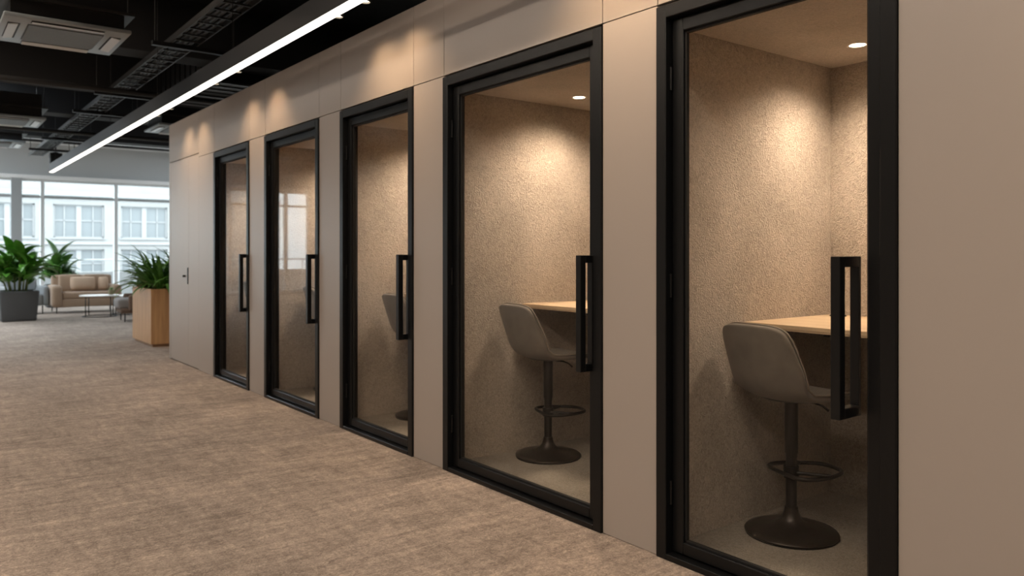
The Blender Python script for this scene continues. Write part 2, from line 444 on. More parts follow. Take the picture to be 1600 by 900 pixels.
# ------------------------------------------------------------------ bar stool
def make_stool():
    r = empty('bar_stool')
    prof = [(.236, .624, .150, .000, 0, 1), (.232, .644, .172, .000, .1, 1), (.19, .658, .195, .000, 0, 1), (.10, .659, .207, .002, 0, 1),
            (0.0, .655, .214, .006, 0, 1), (-.085, .653, .220, .016, .2, .98), (-.145, .663, .223, .040, .55, .84), (-.184, .697, .224, .062, .82, .57),
            (-.206, .752, .223, .066, .95, .30), (-.222, .815, .220, .058, .99, .12), (-.236, .88, .215, .046, .99, .1), (-.246, .94, .208, .034, 1, .05),
            (-.252, .980, .194, .025, 1, 0), (-.254, .997, .172, .020, 1, 0)]
    bm = B(); nv = 13; rows = []
    for (x, z, w, lift, nx, nz) in prof:
        row = []
        for j in range(nv):
            v = -1 + 2*j/(nv-1)
            l = lift*abs(v)**2.2
            zz = (z if z < .66 else .66+(z-.66)*.93) + nz*l
            if z > 0.90: zz -= (z-0.90)*0.16*abs(v)**4
            row.append(bm.verts.new((x + nx*l, v*w*0.9, zz)))
        rows.append(row)
    for A, C in zip(rows, rows[1:]):
        for j in range(nv-1): bm.faces.new((A[j], A[j+1], C[j+1], C[j]))
    rim = [v.co.copy() for v in rows[0]] + [rw[-1].co.copy() for rw in rows[1:]] + [v.co.copy() for v in rows[-1][::-1][1:]] + [rw[0].co.copy() for rw in rows[::-1][1:-1]]
    s = obj('seat', bm, M['stool_fabric'], r, True)
    me = s.data
    md = s.modifiers.new('thickness', 'SOLIDIFY'); md.thickness = 0.034; md.offset = 1.0 if me.polygons[40].normal.z < 0 else -1.0
    md = s.modifiers.new('smooth', 'SUBSURF'); md.levels = 2; md.render_levels = 2
    bm = B(); tube(bm, rim, 0.0042, 8, closed=True)
    obj('piping', bm, M['stool_piping'], s, True)
    # plate and mechanism under the shell
    bm = B()
    lathe(bm, [(0, .604), (.030, .604), (.062, .609), (.135, .621), (.150, .629), (.13, .633), (0, .633)], 40, (0.01, 0, 0))
    obj('seat_plate', bm, M['black_metal'], r, 40)
    bm = B(); tube(bm, [(0.04, -.03, .606), (0.07, -.07, .604), (0.09, -.10, .592), (0.10, -.125, .574)], [.005, .005, .005, .006], 8)
    obj('lever', bm, M['black_metal'], r, True)
    bm = B(); lathe(bm, [(0, .606), (.030, .606), (.030, .375), (.0265, .368), (.0265, .355), (0, .355)], 32); obj('sleeve', bm, M['stool_metal'], r, 40)
    bm = B(); lathe(bm, [(0, .37), (.0245, .37), (.0245, .09), (0, .09)], 32); obj('column', bm, M['stool_metal'], r, 40)
    bm = B()
    lathe(bm, [(0, .004), (.197, .004), (.205, .008), (.207, .013), (.203, .019), (.17, .027), (.12, .036), (.08, .047), (.055, .062), (.040, .082), (.032, .105), (.0285, .125), (0, .125)], 64)
    obj('base', bm, M['stool_base'], r, 50)
    bm = B(); lathe(bm, [(0, 0), (.203, 0), (.205, .004), (0, .0045)], 48); obj('floor_pad', bm, M['gasket'], r)
    # footrest: collar and D-shaped loop, turned on the column
    bm = B()
    P = []
    corners = [(-.015, .135), (.21, .085), (.235, -.085), (-.015, -.135)]
    raw = []
    ctrl = [(-.055, .0), (-.045, .11), (.02, .145), (.13, .125), (.215, .075), (.235, 0), (.215, -.075), (.13, -.125), (.02, -.145), (-.045, -.11)]
    n = len(ctrl)
    for i in range(n):
        p0, p1, p2, p3 = [Vector((*ctrl[(i+q) % n], 0)) for q in (-1, 0, 1, 2)]
        for t in (0, .25, .5, .75):
            raw.append(0.5*((2*p1)+(-p0+p2)*t+(2*p0-5*p1+4*p2-p3)*t*t+(-p0+3*p1-3*p2+p3)*t**3))
    tube(bm, [(p.x, p.y, .285) for p in raw], .0095, 10, closed=True)
    tube(bm, [(0.0, .02, .285), (.13, .123, .285)], .0085, 8)
    tube(bm, [(0.0, -.02, .285), (.13, -.123, .285)], .0085, 8)
    lathe(bm, [(.0246, .258), (.034, .258), (.034, .31), (.0246, .31)], 28)
    f = obj('footrest', bm, M['stool_metal'], r, 50)
    f.rotation_euler = (0, 0, math.radians(-14))
    return r

stool0, desk0, light0 = make_stool(), make_desk(), make_downlight()
turn = [-6, -9, -4, -7, -8]
for i, ((a, b_), yl) in enumerate(zip(DOORS, LEFT)):
    w = WHERE[i]
    s = stool0 if i == 0 else copy_tree(stool0)
    s.location = (3.215, yl-0.25, 0.012); s.rotation_euler = (0, 0, math.radians(turn[i]))
    tag(s, 'grey fabric swivel bar stool ' + w, 'bar stool', 'bar stools inside the booths')
    k = desk0 if i == 0 else copy_tree(desk0)
    k.location = (XB, yl, 0)
    tag(k, 'pale plywood wall desk ' + w, 'desk', 'desks inside the booths')
    sx = (yl - (a-0.05) - 0.004)/1.0
    for ch in [c for c in bpy.data.objects if c.parent == k and c.name.split('.')[0] in ('desktop', 'edge_band')]:
        ch.scale = (1, sx, 1)
    l = light0 if i == 0 else copy_tree(light0)
    lx, ly = (3.40, 3.40, 3.40, 3.42, 3.62)[i], yl-(.33, .33, .33, .315, .345)[i]
    l.location = (lx, ly, 2.298)
    tag(l, 'small round recessed downlight ' + w, 'ceiling light', 'booth downlights')
    ld = bpy.data.lights.new('booth_lamp', 'SPOT'); ld.energy = 124; ld.color = (1.0, 0.775, 0.575)
    ld.spot_size = math.radians(150); ld.spot_blend = 1.0; ld.shadow_soft_size = 0.14
    lo = bpy.data.objects.new('booth_lamp', ld); col.objects.link(lo); lo.location = (lx, ly, 2.285)

# small black socket box under the desk of the wide booth
bm = B(); box(bm, 0, 0.05, -0.14, 0, 0, 0.035, bev=.003)
so = obj('power_box', bm, M['black_metal'], None, False, (3.40, 4.065-0.36, 0.9045))
tag(so, 'small black power box under the desk in the booth with the widest door', 'socket')

# ------------------------------------------------------------------ linear light, added fill lamps and wall spots
LX0, LX1, LZ = 2.035, 2.112, 2.765
def make_linear(y0, y1):
    r = empty('linear_pendant_light')
    L0 = LX1-LX0; ln = y1-y0
    bm = B(); box(bm, 0, L0, 0, ln, 0.006, 0.15, bev=.002); obj('housing', bm, M['housing'], r)
    bm = B(); box(bm, 0.004, L0-.004, 0.004, ln-.004, -0.002, 0.0065); obj('diffuser', bm, M['strip'], r)
    y = ln-0.5
    while y > 0:
        bm = B(); tube(bm, [(L0/2, y, .15), (L0/2, y, SLAB-LZ-.001)], .003, 6); obj('suspension_cable', bm, M['black_metal'], r)
        y -= 2.4
    return r
l1 = make_linear(-3.0, 16.5); l1.location = (LX0, -3.0, LZ)
tag(l1, 'long glowing linear light hanging in a dark housing along the booth wall', 'linear light')
for k, x in enumerate((0.2, -1.9)):  # warm lamps added out of view to brighten the corridor
    t = empty('linear_ceiling_light', (x, -3, SLAB-0.075))
    bm = B(); box(bm, -.09, .09, 0, 14, 0.004, 0.074, bev=.003); obj('housing', bm, M['housing'], t)
    bm = B(); box(bm, -.08, .08,   .01, 13.99, -0.002, 0.005); obj('diffuser', bm, M['strip'], t)
    tag(t, ['linear light fixed to the slab over the middle of the corridor', 'linear light fixed to the slab over the open side'][k], 'linear light')
    ld = bpy.data.lights.new('corridor_lamp', 'AREA'); ld.shape = 'RECTANGLE'; ld.size = 0.16; ld.size_y = 14; ld.energy = 235; ld.color = (1.0, 0.82, 0.65)
    lo = bpy.data.objects.new('corridor_lamp', ld); col.objects.link(lo); lo.location = (x, 4, SLAB-0.08)

for x, lab, e in ((0.35, 'cool white linear light on the slab over the charcoal pot', 320), (-2.6, 'cool white linear light on the slab over the open end of the lounge', 320), (6.4, 'cool white linear light on the slab behind the booth block', 150)):  # cool fill lamps, added outside the camera's view to lift the lounge
    t = empty('linear_ceiling_light', (x, 13.0, SLAB-0.075))
    bm = B(); box(bm, -.09, .09, 0, 9.4, 0.004, 0.074, bev=.003); obj('housing', bm, M['housing'], t)
    bm = B(); box(bm, -.08, .08, .01, 9.39, -0.002, 0.005); obj('diffuser', bm, M['strip_cool'], t)
    tag(t, lab, 'linear light')
    ld = bpy.data.lights.new('lounge_lamp', 'AREA'); ld.shape = 'RECTANGLE'; ld.size = 0.16; ld.size_y = 9.4; ld.energy = e; ld.color = (0.86, 0.94, 1.0)
    lo = bpy.data.objects.new('lounge_lamp', ld); col.objects.link(lo); lo.location = (x, 17.7, SLAB-0.08)

def make_spot():
    r = empty('spotlight')
    bm = B(); lathe(bm, [(0, .10), (.034, .10), (.036, .095), (.036, 0), (.030, 0), (.030, .02), (0, .02)], 28); b1 = obj('body', bm, M['housing'], r, 40)
    bm = B(); lathe(bm, [(0, .012), (.0298, .012)], 24); obj('lens', bm, M['lamp_disc'], r)
    bm = B(); box(bm, -0.10, -0.030, -0.010, 0.010, .05, .07); obj('bracket', bm, M['housing'], r)
    return r
spot0 = make_spot()
SPY = [9.40, 8.86, 7.30, 6.70, 4.74, 4.36, 2.62, 2.28, 0.30, -0.1]
for i, y in enumerate(SPY):
    s = spot0 if i == 0 else copy_tree(spot0)
    s.location = (2.215, y, 2.83)
    tag(s, 'small warm spotlight on the booth side of the linear light housing', 'spotlight', 'wall washing spotlights')
    ld = bpy.data.lights.new('wall_spot', 'SPOT'); ld.energy = 29; ld.color = (1.0, 0.67, 0.39)
    ld.spot_size = math.radians(104); ld.spot_blend = 1.0; ld.shadow_soft_size = 0.03
    lo = bpy.data.objects.new('wall_spot', ld); col.objects.link(lo); lo.location = (2.215, y, 2.84)
    lo.rotation_euler = (0, math.radians(-27), 0)

# ------------------------------------------------------------------ ceiling services
for (y0, y1, zb, lab) in [(3.2, 3.6, 3.55, 'black ceiling beam crossing the corridor closest to the camera'),
                     (9.45, 9.85, 3.55, 'black ceiling beam just beyond the big ceiling air conditioner'),
                     (12.0, 12.35, 3.55, 'black ceiling beam between the two air conditioners'),
                     (14.5, 14.9, 3.55, 'black ceiling beam behind the second air conditioner'),
                     (17.6, 18.0, 3.55, 'black ceiling beam over the lounge, closest to the windows'),
                     ]:
    struct(bx('beam', M['beam'], None, -4.99, 8.19, y0, y1, zb, SLAB-.001, bev=.004), lab, 'beam')

def make_cassette():
    r = empty('air_conditioner')            # local origin: panel centre, underside z=0
    bm = B(); box(bm, -0.47, 0.47, -0.47, 0.47, 0, 0.035, bev=.010, seg=2); obj('panel', bm, M['ac_panel'], r, 40)
    bm = B(); box(bm, -0.42, 0.42, -0.42, 0.42, 0.036, 0.36); obj('body', bm, M['duct'], r)
    bm = B(); box(bm, -0.50, 0.50, -0.46, 0.50, 0.16, 0.185); obj('flange', bm, M['tray'], r)
    bm = B(); box(bm, -0.285, 0.285, -0.285, 0.285, -0.004, 0.001)
    g = obj('grille', bm, M['ac_grille'], r)
    bm = B()
    for k in range(13):
        y = -0.27 + k*0.045
        box(bm, -0.275, 0.275, y-.009, y+.009, -0.012, -0.0035)
    obj('slats', bm, M['ac_panel'], g)
    for ang in range(4):
        bm = B(); box(bm, -0.27, 0.27, 0.335, 0.425, -0.002, 0.002)
        s = obj('slot', bm, M['dark'], r); s.rotation_euler = (0, 0, ang*PI/2)
        bm = B(); box(bm, -0.265, 0.265, -0.035, 0.035, -0.004, 0.004, bev=.002)
        f = obj('louver', bm, M['ac_louver'], r)
        f.rotation_euler = (math.radians(-22), 0, 0); f.location = (0, 0.385, -0.012)
        f.matrix_local = Matrix.Rotation(ang*PI/2, 4, 'Z') @ Matrix.Translation((0, 0.385, -0.008)) @ Matrix.Rotation(math.radians(-9), 4, 'X')
    for sx in (-1, 1):
        for sy in (-1, 1):
            bm = B(); tube(bm, [(sx*.45, sy*.42, .17), (sx*.45, sy*.42, SLAB-3.2-.001)], .006, 6); obj('hanger_rod', bm, M['pipe'], r)
    return r
ac = make_cassette()
for i, (x, y, lab) in enumerate([(1.075, 7.92, 'grey ceiling cassette air conditioner, the big one before the first beams'),
                            (1.10, 13.45, 'grey ceiling cassette air conditioner between the beams over the planters'),
                            (3.42, 12.9, 'grey ceiling cassette air conditioner behind the linear light, beyond the booth wall end'),
                            (1.15, 16.4, 'grey ceiling cassette air conditioner hanging beside the windows')]):
    o = ac if i == 0 else copy_tree(ac)
    o.location = (x, y, 3.2); tag(o, lab, 'air conditioner', 'ceiling cassette air conditioners')

# ladder cable tray along the corridor
tr = tag(empty('cable_tray', (2.25, 0, 3.44)), 'dark ladder cable tray with cables running along under the ceiling', 'cable tray')
bm = B()
for x in (-0.13, 0.13): box(bm, x-.006, x+.006, -3, 20.3, 0, 0.06)
y = -2.9
while y < 20.3: box(bm, -0.13, 0.13, y-.012, y+.012, 0.005, 0.02); y += 0.25
obj('ladder', bm, M['tray'], tr)
for k, (x, r_) in enumerate([(-0.08, .02), (-0.03, .016), (0.02, .022), (0.075, .018)]):
    bm = B(); pts = [(x + 0.012*math.sin(q*0.9+k), q*0.9-3, .022+r_) for q in range(26)]
    tube(bm, pts, r_, 8); obj('cable', bm, M['pipe'], tr, True)
for y in (1.9, 5.0, 8.5, 11.6, 13.3, 16.8, 18.7):
    bm = B(); box(bm, -0.30, 0.55, y-.03, y+.03, -0.045, -0.001)
    tube(bm, [(-.27, y, -.01), (-.27, y, SLAB-3.44-.001)], .007, 6); tube(bm, [(.52, y, -.01), (.52, y, SLAB-3.44-.001)], .007, 6)
    obj('strut', bm, M['duct'], tr)

# ribbed air duct beside the tray
dt = tag(empty('ceiling_duct', (3.30, 0, 0)), 'black ribbed rectangular air duct beside the cable tray', 'duct')
bm = B(); box(bm, -0.45, 0.45, 9.9, 11.95, 3.42, 3.95); obj('casing', bm, M['duct'], dt)
bm = B()
y = 9.93
while y < 11.9: box(bm, -0.465, 0.465, y, y+.03, 3.405, 3.965); y += 0.24
obj('ribs', bm, M['duct'], dt)
bm = B()
for x in (-.4, .4):
    for y in (10.2, 11.6): tube(bm, [(x, y, 3.95), (x, y, SLAB-.001)], .008, 6)
obj('hanger_rods', bm, M['pipe'], dt)
dt = tag(empty('ceiling_duct', (0.5, 0, 0)), 'black ribbed rectangular air duct over the big air conditioner', 'duct')
bm = B(); box(bm, -0.30, 1.25, 4.2, 7.2, 3.50, 3.98); obj('casing', bm, M['duct'], dt)
bm = B(); y = 4.22
while y < 7.2: box(bm, -0.315, 1.265, y, y+.03, 3.485, 3.995); y += 0.3
obj('ribs', bm, M['duct'], dt)

bm = B()
for x in (-.2, 1.15):
    for y in (4.6, 6.8): tube(bm, [(x, y, 3.97), (x, y, SLAB-.001)], .008, 6)
obj('hanger_rods', bm, M['pipe'], dt)
# sprinkler pipes
def pipe(label, pts, r_, cat='pipe', group=None, ys=()):
    t = tag(empty('sprinkler_pipe', pts[0]), label, cat, group)
    o = Vector(pts[0]); bm = B(); tube(bm, [Vector(p)-o for p in pts], r_, 12); obj('tube', bm, M['pipe'], t, 40)
    a, c = Vector(pts[0]), Vector(pts[-1])
    for f in (0.05, 0.35, 0.70, 0.95):
        p = a.lerp(c, f)-o
        bm = B(); tube(bm, [p, (p.x, p.y, SLAB-o.z-.001)], .006, 6); lathe(bm, [(r_+.004, -.012), (r_+.004, .012)], 12, (p.x, p.y, p.z)); obj('hanger', bm, M['pipe'], t)
    return t
pipe('dark sprinkler pipe crossing just before the second air conditioner', [(-4.9, 11.0, 3.36), (8.1, 11.0, 3.36)], .035)
pipe('dark sprinkler pipe crossing behind the second air conditioner', [(-4.9, 15.3, 3.36), (8.1, 15.3, 3.36)], .035)
pipe('thin dark pipe crossing beneath the white ceiling strip', [(-4.9, 20.2, 3.78), (8.1, 20.2, 3.78)], .03)
pipe('dark pipe running along the corridor over the linear light', [(2.75, -4.9, 3.25), (2.75, 20.5, 3.25)], .03)

# black hanging speaker
sp = tag(empty('ceiling_speaker', (2.52, 19.4, 3.22)), 'small black box speaker hanging from a pipe before the windows', 'speaker')
bm = B(); box(bm, -0.115, 0.115, -0.10, 0.10, 0, 0.22, bev=.012, seg=2); obj('cabinet', bm, M['dark'], sp, 40)
bm = B(); box(bm, -0.10, 0.10, -0.108, -0.101, 0.015, 0.205, bev=.003); obj('grille', bm, M['gasket'], sp)
bm = B(); tube(bm, [(0, 0, .22), (0, 0, SLAB-3.22-.001)], .016, 10); box(bm, -.05, .05, -.03, .03, .219, .24); obj('bracket', bm, M['dark'], sp)

# ------------------------------------------------------------------ window wall
struct(bx('wall_back', M['grey_paint'], None, -5, 8.2, YF-0.02, YF+0.25, 3.235, SLAB), 'pale grey bulkhead over the tall windows', 'wall')
struct(bx('trim_1', M['ledge'], None, -5, 8.2, YF-0.16, YF-0.021, 3.235, 3.33, bev=.004), 'white ledge along the top of the windows', 'trim')
struct(bx('baseboard_back', M['alu'], None, -5, 8.2, YF-0.06, YF+0.15, 0, 0.07, bev=.004), 'low metal sill at the foot of the windows', 'baseboard')
MUL = [-5.99+1.76*k for k in range(9)]          # ... 1.05, 2.81, 4.57, 6.33, 8.09
wn = 0
for a, b_ in zip(MUL, MUL[1:]):
    a = max(a, -4.98)
    wn += 1
    w = struct(empty('window_%d' % wn, ((a+b_)/2, YF, 0)), 'tall office window number %d from the open side, with a thin transom' % wn, 'window')
    h = (b_-a)/2
    bm = B()
    box(bm, -h, -h+.045, -.05, .10, .07, 3.235, bev=.003); box(bm, h-.045, h, -.05, .10, .07, 3.235, bev=.003)
    box(bm, -h+.044, h-.044, -.04, .09, .07, .13, bev=.003); box(bm, -h+.044, h-.044, -.04, .09, 3.17, 3.235, bev=.003)
    obj('frame', bm, M['alu'], w)
    bm = B(); box(bm, -h+.044, h-.044, -.04, .09, 2.74, 2.80, bev=.003); obj('transom', bm, M['column'], w)
    bm = B(); box(bm, -h+.04, h-.04, .02, .03, .12, 3.18); obj('pane', bm, M['window_glass'], w)
struct(bx('column', M['column'], None, 2.10, 2.34, YF-0.14, YF-0.055, 0, 3.235, bev=.005), 'slim grey column standing at the windows', 'column')
rl = tag(empty('guard_rail', (0, YF+0.28, 0)), 'thin metal guard rail outside the windows', 'railing')
bm = B(); tube(bm, [(-5, 0, 1.10), (8.2, 0, 1.10)], .022, 8); obj('handrail', bm, M['alu'], rl, True)
for k in range(9):
    x = -4.9+k*1.6; bm = B(); tube(bm, [(x, 0, .0), (x, 0, 1.09)], .015, 8); obj('post', bm, M['alu'], rl, True)
struct(bx('exterior_terrace', M['outside'], None, -14, 30, YF+0.25, 49.9, -0.2, -0.02), 'pale terrace outside the windows', 'ground')
struct(bx('exterior_wall', M['outside'], None, -14, 30, 27.0, 27.25, -0.019, 0.72, bev=.01), 'low pale parapet outside the windows', 'wall')

# building across the street
bd = tag(empty('street_building', (0, 50, 0)), 'pale rendered building with white gridded windows seen through the office windows', 'building')
PITCH, X0 = 3.42, 7.65
bays = [X0+PITCH*k for k in range(-4, 5)]
rows = [(-0.2-.0, 1.5), (2.15, 4.0)]
bm = B()
# wall pierced by windows: piers and spandrels
ww = 2.55
edges = [-14.0]
for x in bays: edges += [x-ww/2, x+ww/2]
edges.append(30.0)
for k in range(0, len(edges), 2): box(bm, edges[k], edges[k+1], 0, 0.6, -0.2, 7.0)
for x in bays:
    zz = -0.2
    for (a, c) in rows:
        if a > zz+.01: box(bm, x-ww/2-.001, x+ww/2+.001, 0, 0.6, zz, a)
        zz = c
    box(bm, x-ww/2-.001, x+ww/2+.001, 0, 0.6, zz, 7.0)
obj('wall', bm, M['facade'], bd)
bm = B(); box(bm, -14, 30, -0.22, 0, 4.45, 4.72, bev=.03); box(bm, -14, 30, -0.12, 0, 1.75, 1.9, bev=.02); box(bm, -14, 30, -.3, 0, 6.75, 7.0); obj('cornice', bm, M['facade_frame'], bd)
first = None
for x in bays:
    for (a, c) in rows:
        fr = empty('window', (x, 0.18, a)); fr.parent = bd
        h = c-a; bm = B(); t = .06; hw = ww/2
        box(bm, -hw, -hw+t*1.6, -.04, .06, 0, h); box(bm, hw-t*1.6, hw, -.04, .06, 0, h); box(bm, -hw, hw, -.04, .06, 0, t); box(bm, -hw, hw, -.04, .06, h-t, h)
        box(bm, -.13, .13, -.05, .06, 0, h)
        for q in (-.72, .72): box(bm, q-t/2, q+t/2, -.03, .06, 0, h)
        box(bm, -hw, hw, -.03, .06, h*.52-t/2, h*.52+t/2)
        box(bm, -hw-.08, hw+.08, -.27, -.02, -.08, 0)
        obj('window_frame', bm, M['facade_frame'], fr)
        bm = B(); box(bm, -hw, hw, .02, .05, 0, h); obj('window_pane', bm, M['facade_glass'], fr)

# ------------------------------------------------------------------ plants
def leaf(bm, base, yaw, elev, length, width, droop, fold=0.25, n=9, taper=1.0):
    """arching lanceolate leaf with a folded midrib"""
    f = Vector((math.cos(yaw), math.sin(yaw), 0)); sd = Vector((-math.sin(yaw), math.cos(yaw), 0))
    p = Vector(base); e = elev; rows = []
    for i in range(n+1):
        t = i/n
        w = width*(math.sin(PI*min(1, t**0.75*0.96+.035)))**0.85*0.5*taper
        d = f*math.cos(e) + Vector((0, 0, math.sin(e)))
        up = -f*math.sin(e) + Vector((0, 0, math.cos(e)))
        rows.append((bm.verts.new(p - sd*w + up*w*fold*1.6), bm.verts.new(p), bm.verts.new(p + sd*w + up*w*fold*1.6)))
        p = p + d*(length/n); e -= droop/n*(0.5+t)
    for A, C in zip(rows, rows[1:]):
        bm.faces.new((A[0], A[1], C[1], C[0])); bm.faces.new((A[1], A[2], C[2], C[1]))

def broad_plant(name, loc, pot, H, spread, nstem, mat, seed, label, lw=.15, ll=.5, extra=()):
    R = random.Random(seed)
    r = tag(empty(name, loc), label, 'potted plant')
    pw, ph = pot
    bm = B(); vs = box(bm, -pw/2, pw/2, -pw/2, pw/2, 0, ph, bev=.035, seg=4)
    for v in bm.verts:
        k = 0.86+0.14*(v.co.z/ph); v.co.x *= k; v.co.y *= k
    top = [f for f in bm.faces if f.normal.z > .99 and f.calc_center_median().z > ph*.98]
    q = bmesh.ops.inset_region(bm, faces=top, thickness=.03)
    bmesh.ops.translate(bm, verts=list({v for f in top for v in f.verts}), vec=(0, 0, -.05))
    obj('pot', bm, M['concrete_pot'], r, 45)
    bm = B(); box(bm, -pw/2+.05, pw/2-.05, -pw/2+.05, pw/2-.05, ph-.09, ph-.035, bev=.01); obj('soil', bm, M['soil'], r)
    sb, fb = B(), B()
    for s in range(nstem):
        ang = s*2.399+R.uniform(-.3, .3); rad = pw*.28*math.sqrt((s+.5)/nstem)
        base = Vector((rad*math.cos(ang), rad*math.sin(ang), ph-.06))
        h = H*R.uniform(.45, .8)*(1-.25*(rad/(pw*.28)))
        lean = spread*.30*R.uniform(.5, 1)*(rad/(pw*.28))
        top = base+Vector((math.cos(ang)*lean, math.sin(ang)*lean, h))
        mid = base.lerp(top, .5)+Vector((math.cos(ang), math.sin(ang), 0))*(-.02)
        tube(sb, [base, mid, top], [.016, .012, .008], 7)
        nl = R.randint(6, 9)
        for q in range(nl):
            t = .45+.55*q/(nl-1)
            bp = base.lerp(top, t)
            yaw = ang+q*2.4+R.uniform(-.4, .4)
            el = R.uniform(.35, .8)+(.45 if t > .85 else 0)
            leaf(fb, bp, yaw, el, ll*R.uniform(.75, 1.15), lw*R.uniform(.75, 1.15), R.uniform(.9, 1.7), .22)
    for (bp, yaw, el, l_, w_, dr) in extra: leaf(fb, bp, yaw, el, l_, w_, dr, .15)
    obj('stem', sb, M['stem'], r, True); obj('foliage', fb, mat, r, True)
    return r

broad_plant('potted_plant', (1.67, 17.75, 0), (.66, .58), 1.0, .8, 11, M['leaf'], 5,
            'large leafy plant in a square charcoal pot on the carpet', .21, .62,
            extra=[((-.25, -.1, .95), 2.6, 1.15, .95, .26, .9), ((-.1, -.2, 1.0), 2.9, .85, .8, .24, .9)])
broad_plant('potted_plant', (2.82, 21.6, 0), (.5, .55), 0.95, .55, 9, M['leaf_dark'], 9,
            'leafy potted plant standing behind the brown sofa by the windows', .20, .50,
            extra=[((0, 0, 1.2), 2.4, 1.2, .55, .24, .6), ((.05, 0, 1.2), -.6, 1.0, .58, .22, .7)])

# oak planter with arching strap leaves
pl = tag(empty('planter', (2.645, 11.58, 0)), 'tall oak planter box with arching green plants beside the booth wall end', 'planter')
PX, PY, PZ = 1.0, 1.12, 0.80
bm = B(); box(bm, 0.03, PX-.03, 0.03, PY-.03, 0, 0.04); obj('plinth', bm, M['oak_dark'], pl)
bm = B()
box(bm, 0, PX, 0, .022, .04, PZ, bev=.001); box(bm, 0, PX, PY-.022, PY, .04, PZ, bev=.001)
box(bm, 0, .022, .0221, PY-.0221, .04, PZ, bev=.001); box(bm, PX-.022, PX, .0221, PY-.0221, .04, PZ, bev=.001)
obj('box', bm, M['oak'], pl)
bm = B(); box(bm, .022, PX-.022, .022, PY-.022, PZ-.12, PZ-.05); obj('soil', bm, M['soil'], pl)
R = random.Random(21)
plants = [(.17, .18), (.48, .16), (.80, .2), (.2, .52), (.55, .5), (.85, .55), (.2, .9), (.55, .9), (.85, .9)]
for (px, py) in plants:
    fb = B(); big = R.uniform(.85, 1.1)
    for q in range(54):
        el = R.uniform(.45, 1.5)
        leaf(fb, (px+R.uniform(-.05, .05), py+R.uniform(-.05, .05), PZ-.06), R.uniform(0, 2*PI), el, R.uniform(.42, .82)*big, R.uniform(.042, .070), R.uniform(1.0, 2.0), .3, 8)
    obj('foliage', fb, M['leaf_fine'], pl, True)

# ------------------------------------------------------------------ lounge
def soft(name, mat, parent, cx, cy, cz, sx, sy, sz, bev=.05, rot=None):
    bm = B(); box(bm, -sx/2, sx/2, -sy/2, sy/2, -sz/2, sz/2, bev=min(bev, .48*min(sx, sy, sz)), seg=4)
    o = obj(name, bm, mat, parent, 60, (cx, cy, cz))
    if rot: o.rotation_euler = rot
    return o
def legs(parent, pts, h, mat, r_=.014):
    for x, y in pts:
        bm = B(); tube(bm, [(x, y, 0), (x, y, h+.01)], [r_*.7, r_], 10); obj('leg', bm, mat, parent, True)

sf = tag(empty('sofa', (3.10, 19.6, 0)), 'brown two-seat sofa on thin black legs before the windows', 'sofa')
W, D = 1.36, .86
soft('base', M['sofa'], sf, 0, .02, .22, W-.1, D-.06, .18, .03)
soft('seat_cushion', M['sofa'], sf, 0, -.06, .375, W-.36, D-.22, .16, .05)
soft('arm', M['sofa'], sf, -W/2+.10, 0, .37, .20, D, .46, .07)
soft('arm', M['sofa'], sf, W/2-.10, 0, .37, .20, D, .46, .07)
soft('backrest', M['sofa'], sf, 0, D/2-.10, .52, W-.16, .18, .58, .06, (math.radians(-6), 0, 0))
soft('back_cushion', M['sofa'], sf, -.24, .20, .62, .47, .17, .40, .06, (math.radians(-10), 0, 0))
soft('back_cushion', M['sofa'], sf, .24, .20, .62, .47, .17, .40, .06, (math.radians(-10), 0, 0))
legs(sf, [(-W/2+.1, -D/2+.08), (W/2-.1, -D/2+.08), (-W/2+.1, D/2-.08), (W/2-.1, D/2-.08)], .14, M['black_metal'])
def pillow(loc, s, rot, lab, mat):
    bm = B(); sx, sy, sz = s
    n = 12; top, bot = [], []
    for sgn in (1, -1):
        g = [[bm.verts.new(((i/n-.5)*sx*(1-.06*(2*abs(j/n-.5))**2), sgn*sy*.5*max(0, (1-(2*abs(i/n-.5))**3))**.6*max(0, (1-(2*abs(j/n-.5))**3))**.6, (j/n-.5)*sz*(1-.06*(2*abs(i/n-.5))**2))) for j in range(n+1)] for i in range(n+1)]
        for i in range(n):
            for j in range(n): bm.faces.new((g[i][j], g[i+1][j], g[i+1][j+1], g[i][j+1]))
    bmesh.ops.remove_doubles(bm, verts=bm.verts[:], dist=1e-4)
    o = obj('cushion', bm, mat, None, True, loc); o.rotation_euler = rot
    return tag(o, lab, 'cushion')
pillow((3.06, 19.535, .625), (.50, .17, .31), (math.radians(-16), 0, 0), 'long tan lumbar cushion leaning in the middle of the brown sofa', M['pillow'])
pillow((3.465, 19.54, .62), (.20, .15, .30), (math.radians(-16), 0, math.radians(-12)), 'small tan cushion at the window-column end of the sofa, beside the long one', M['pillow'])

# grey armchair behind the charcoal pot
ga = tag(empty('armchair', (1.95, 19.7, 0), math.radians(8)), 'grey low armchair half hidden behind the large charcoal pot', 'armchair')
soft('seat', M['grey_fabric'], ga, 0, 0, .30, .62, .66, .26, .06)
soft('backrest', M['grey_fabric'], ga, 0, .30, .52, .66, .14, .50, .06)
soft('arm', M['grey_fabric'], ga, -.36, 0, .38, .12, .66, .42, .05); soft('arm', M['grey_fabric'], ga, .36, 0, .38, .12, .66, .42, .05)
legs(ga, [(-.3, -.27), (.3, -.27), (-.3, .27), (.3, .27)], .17, M['black_metal'])

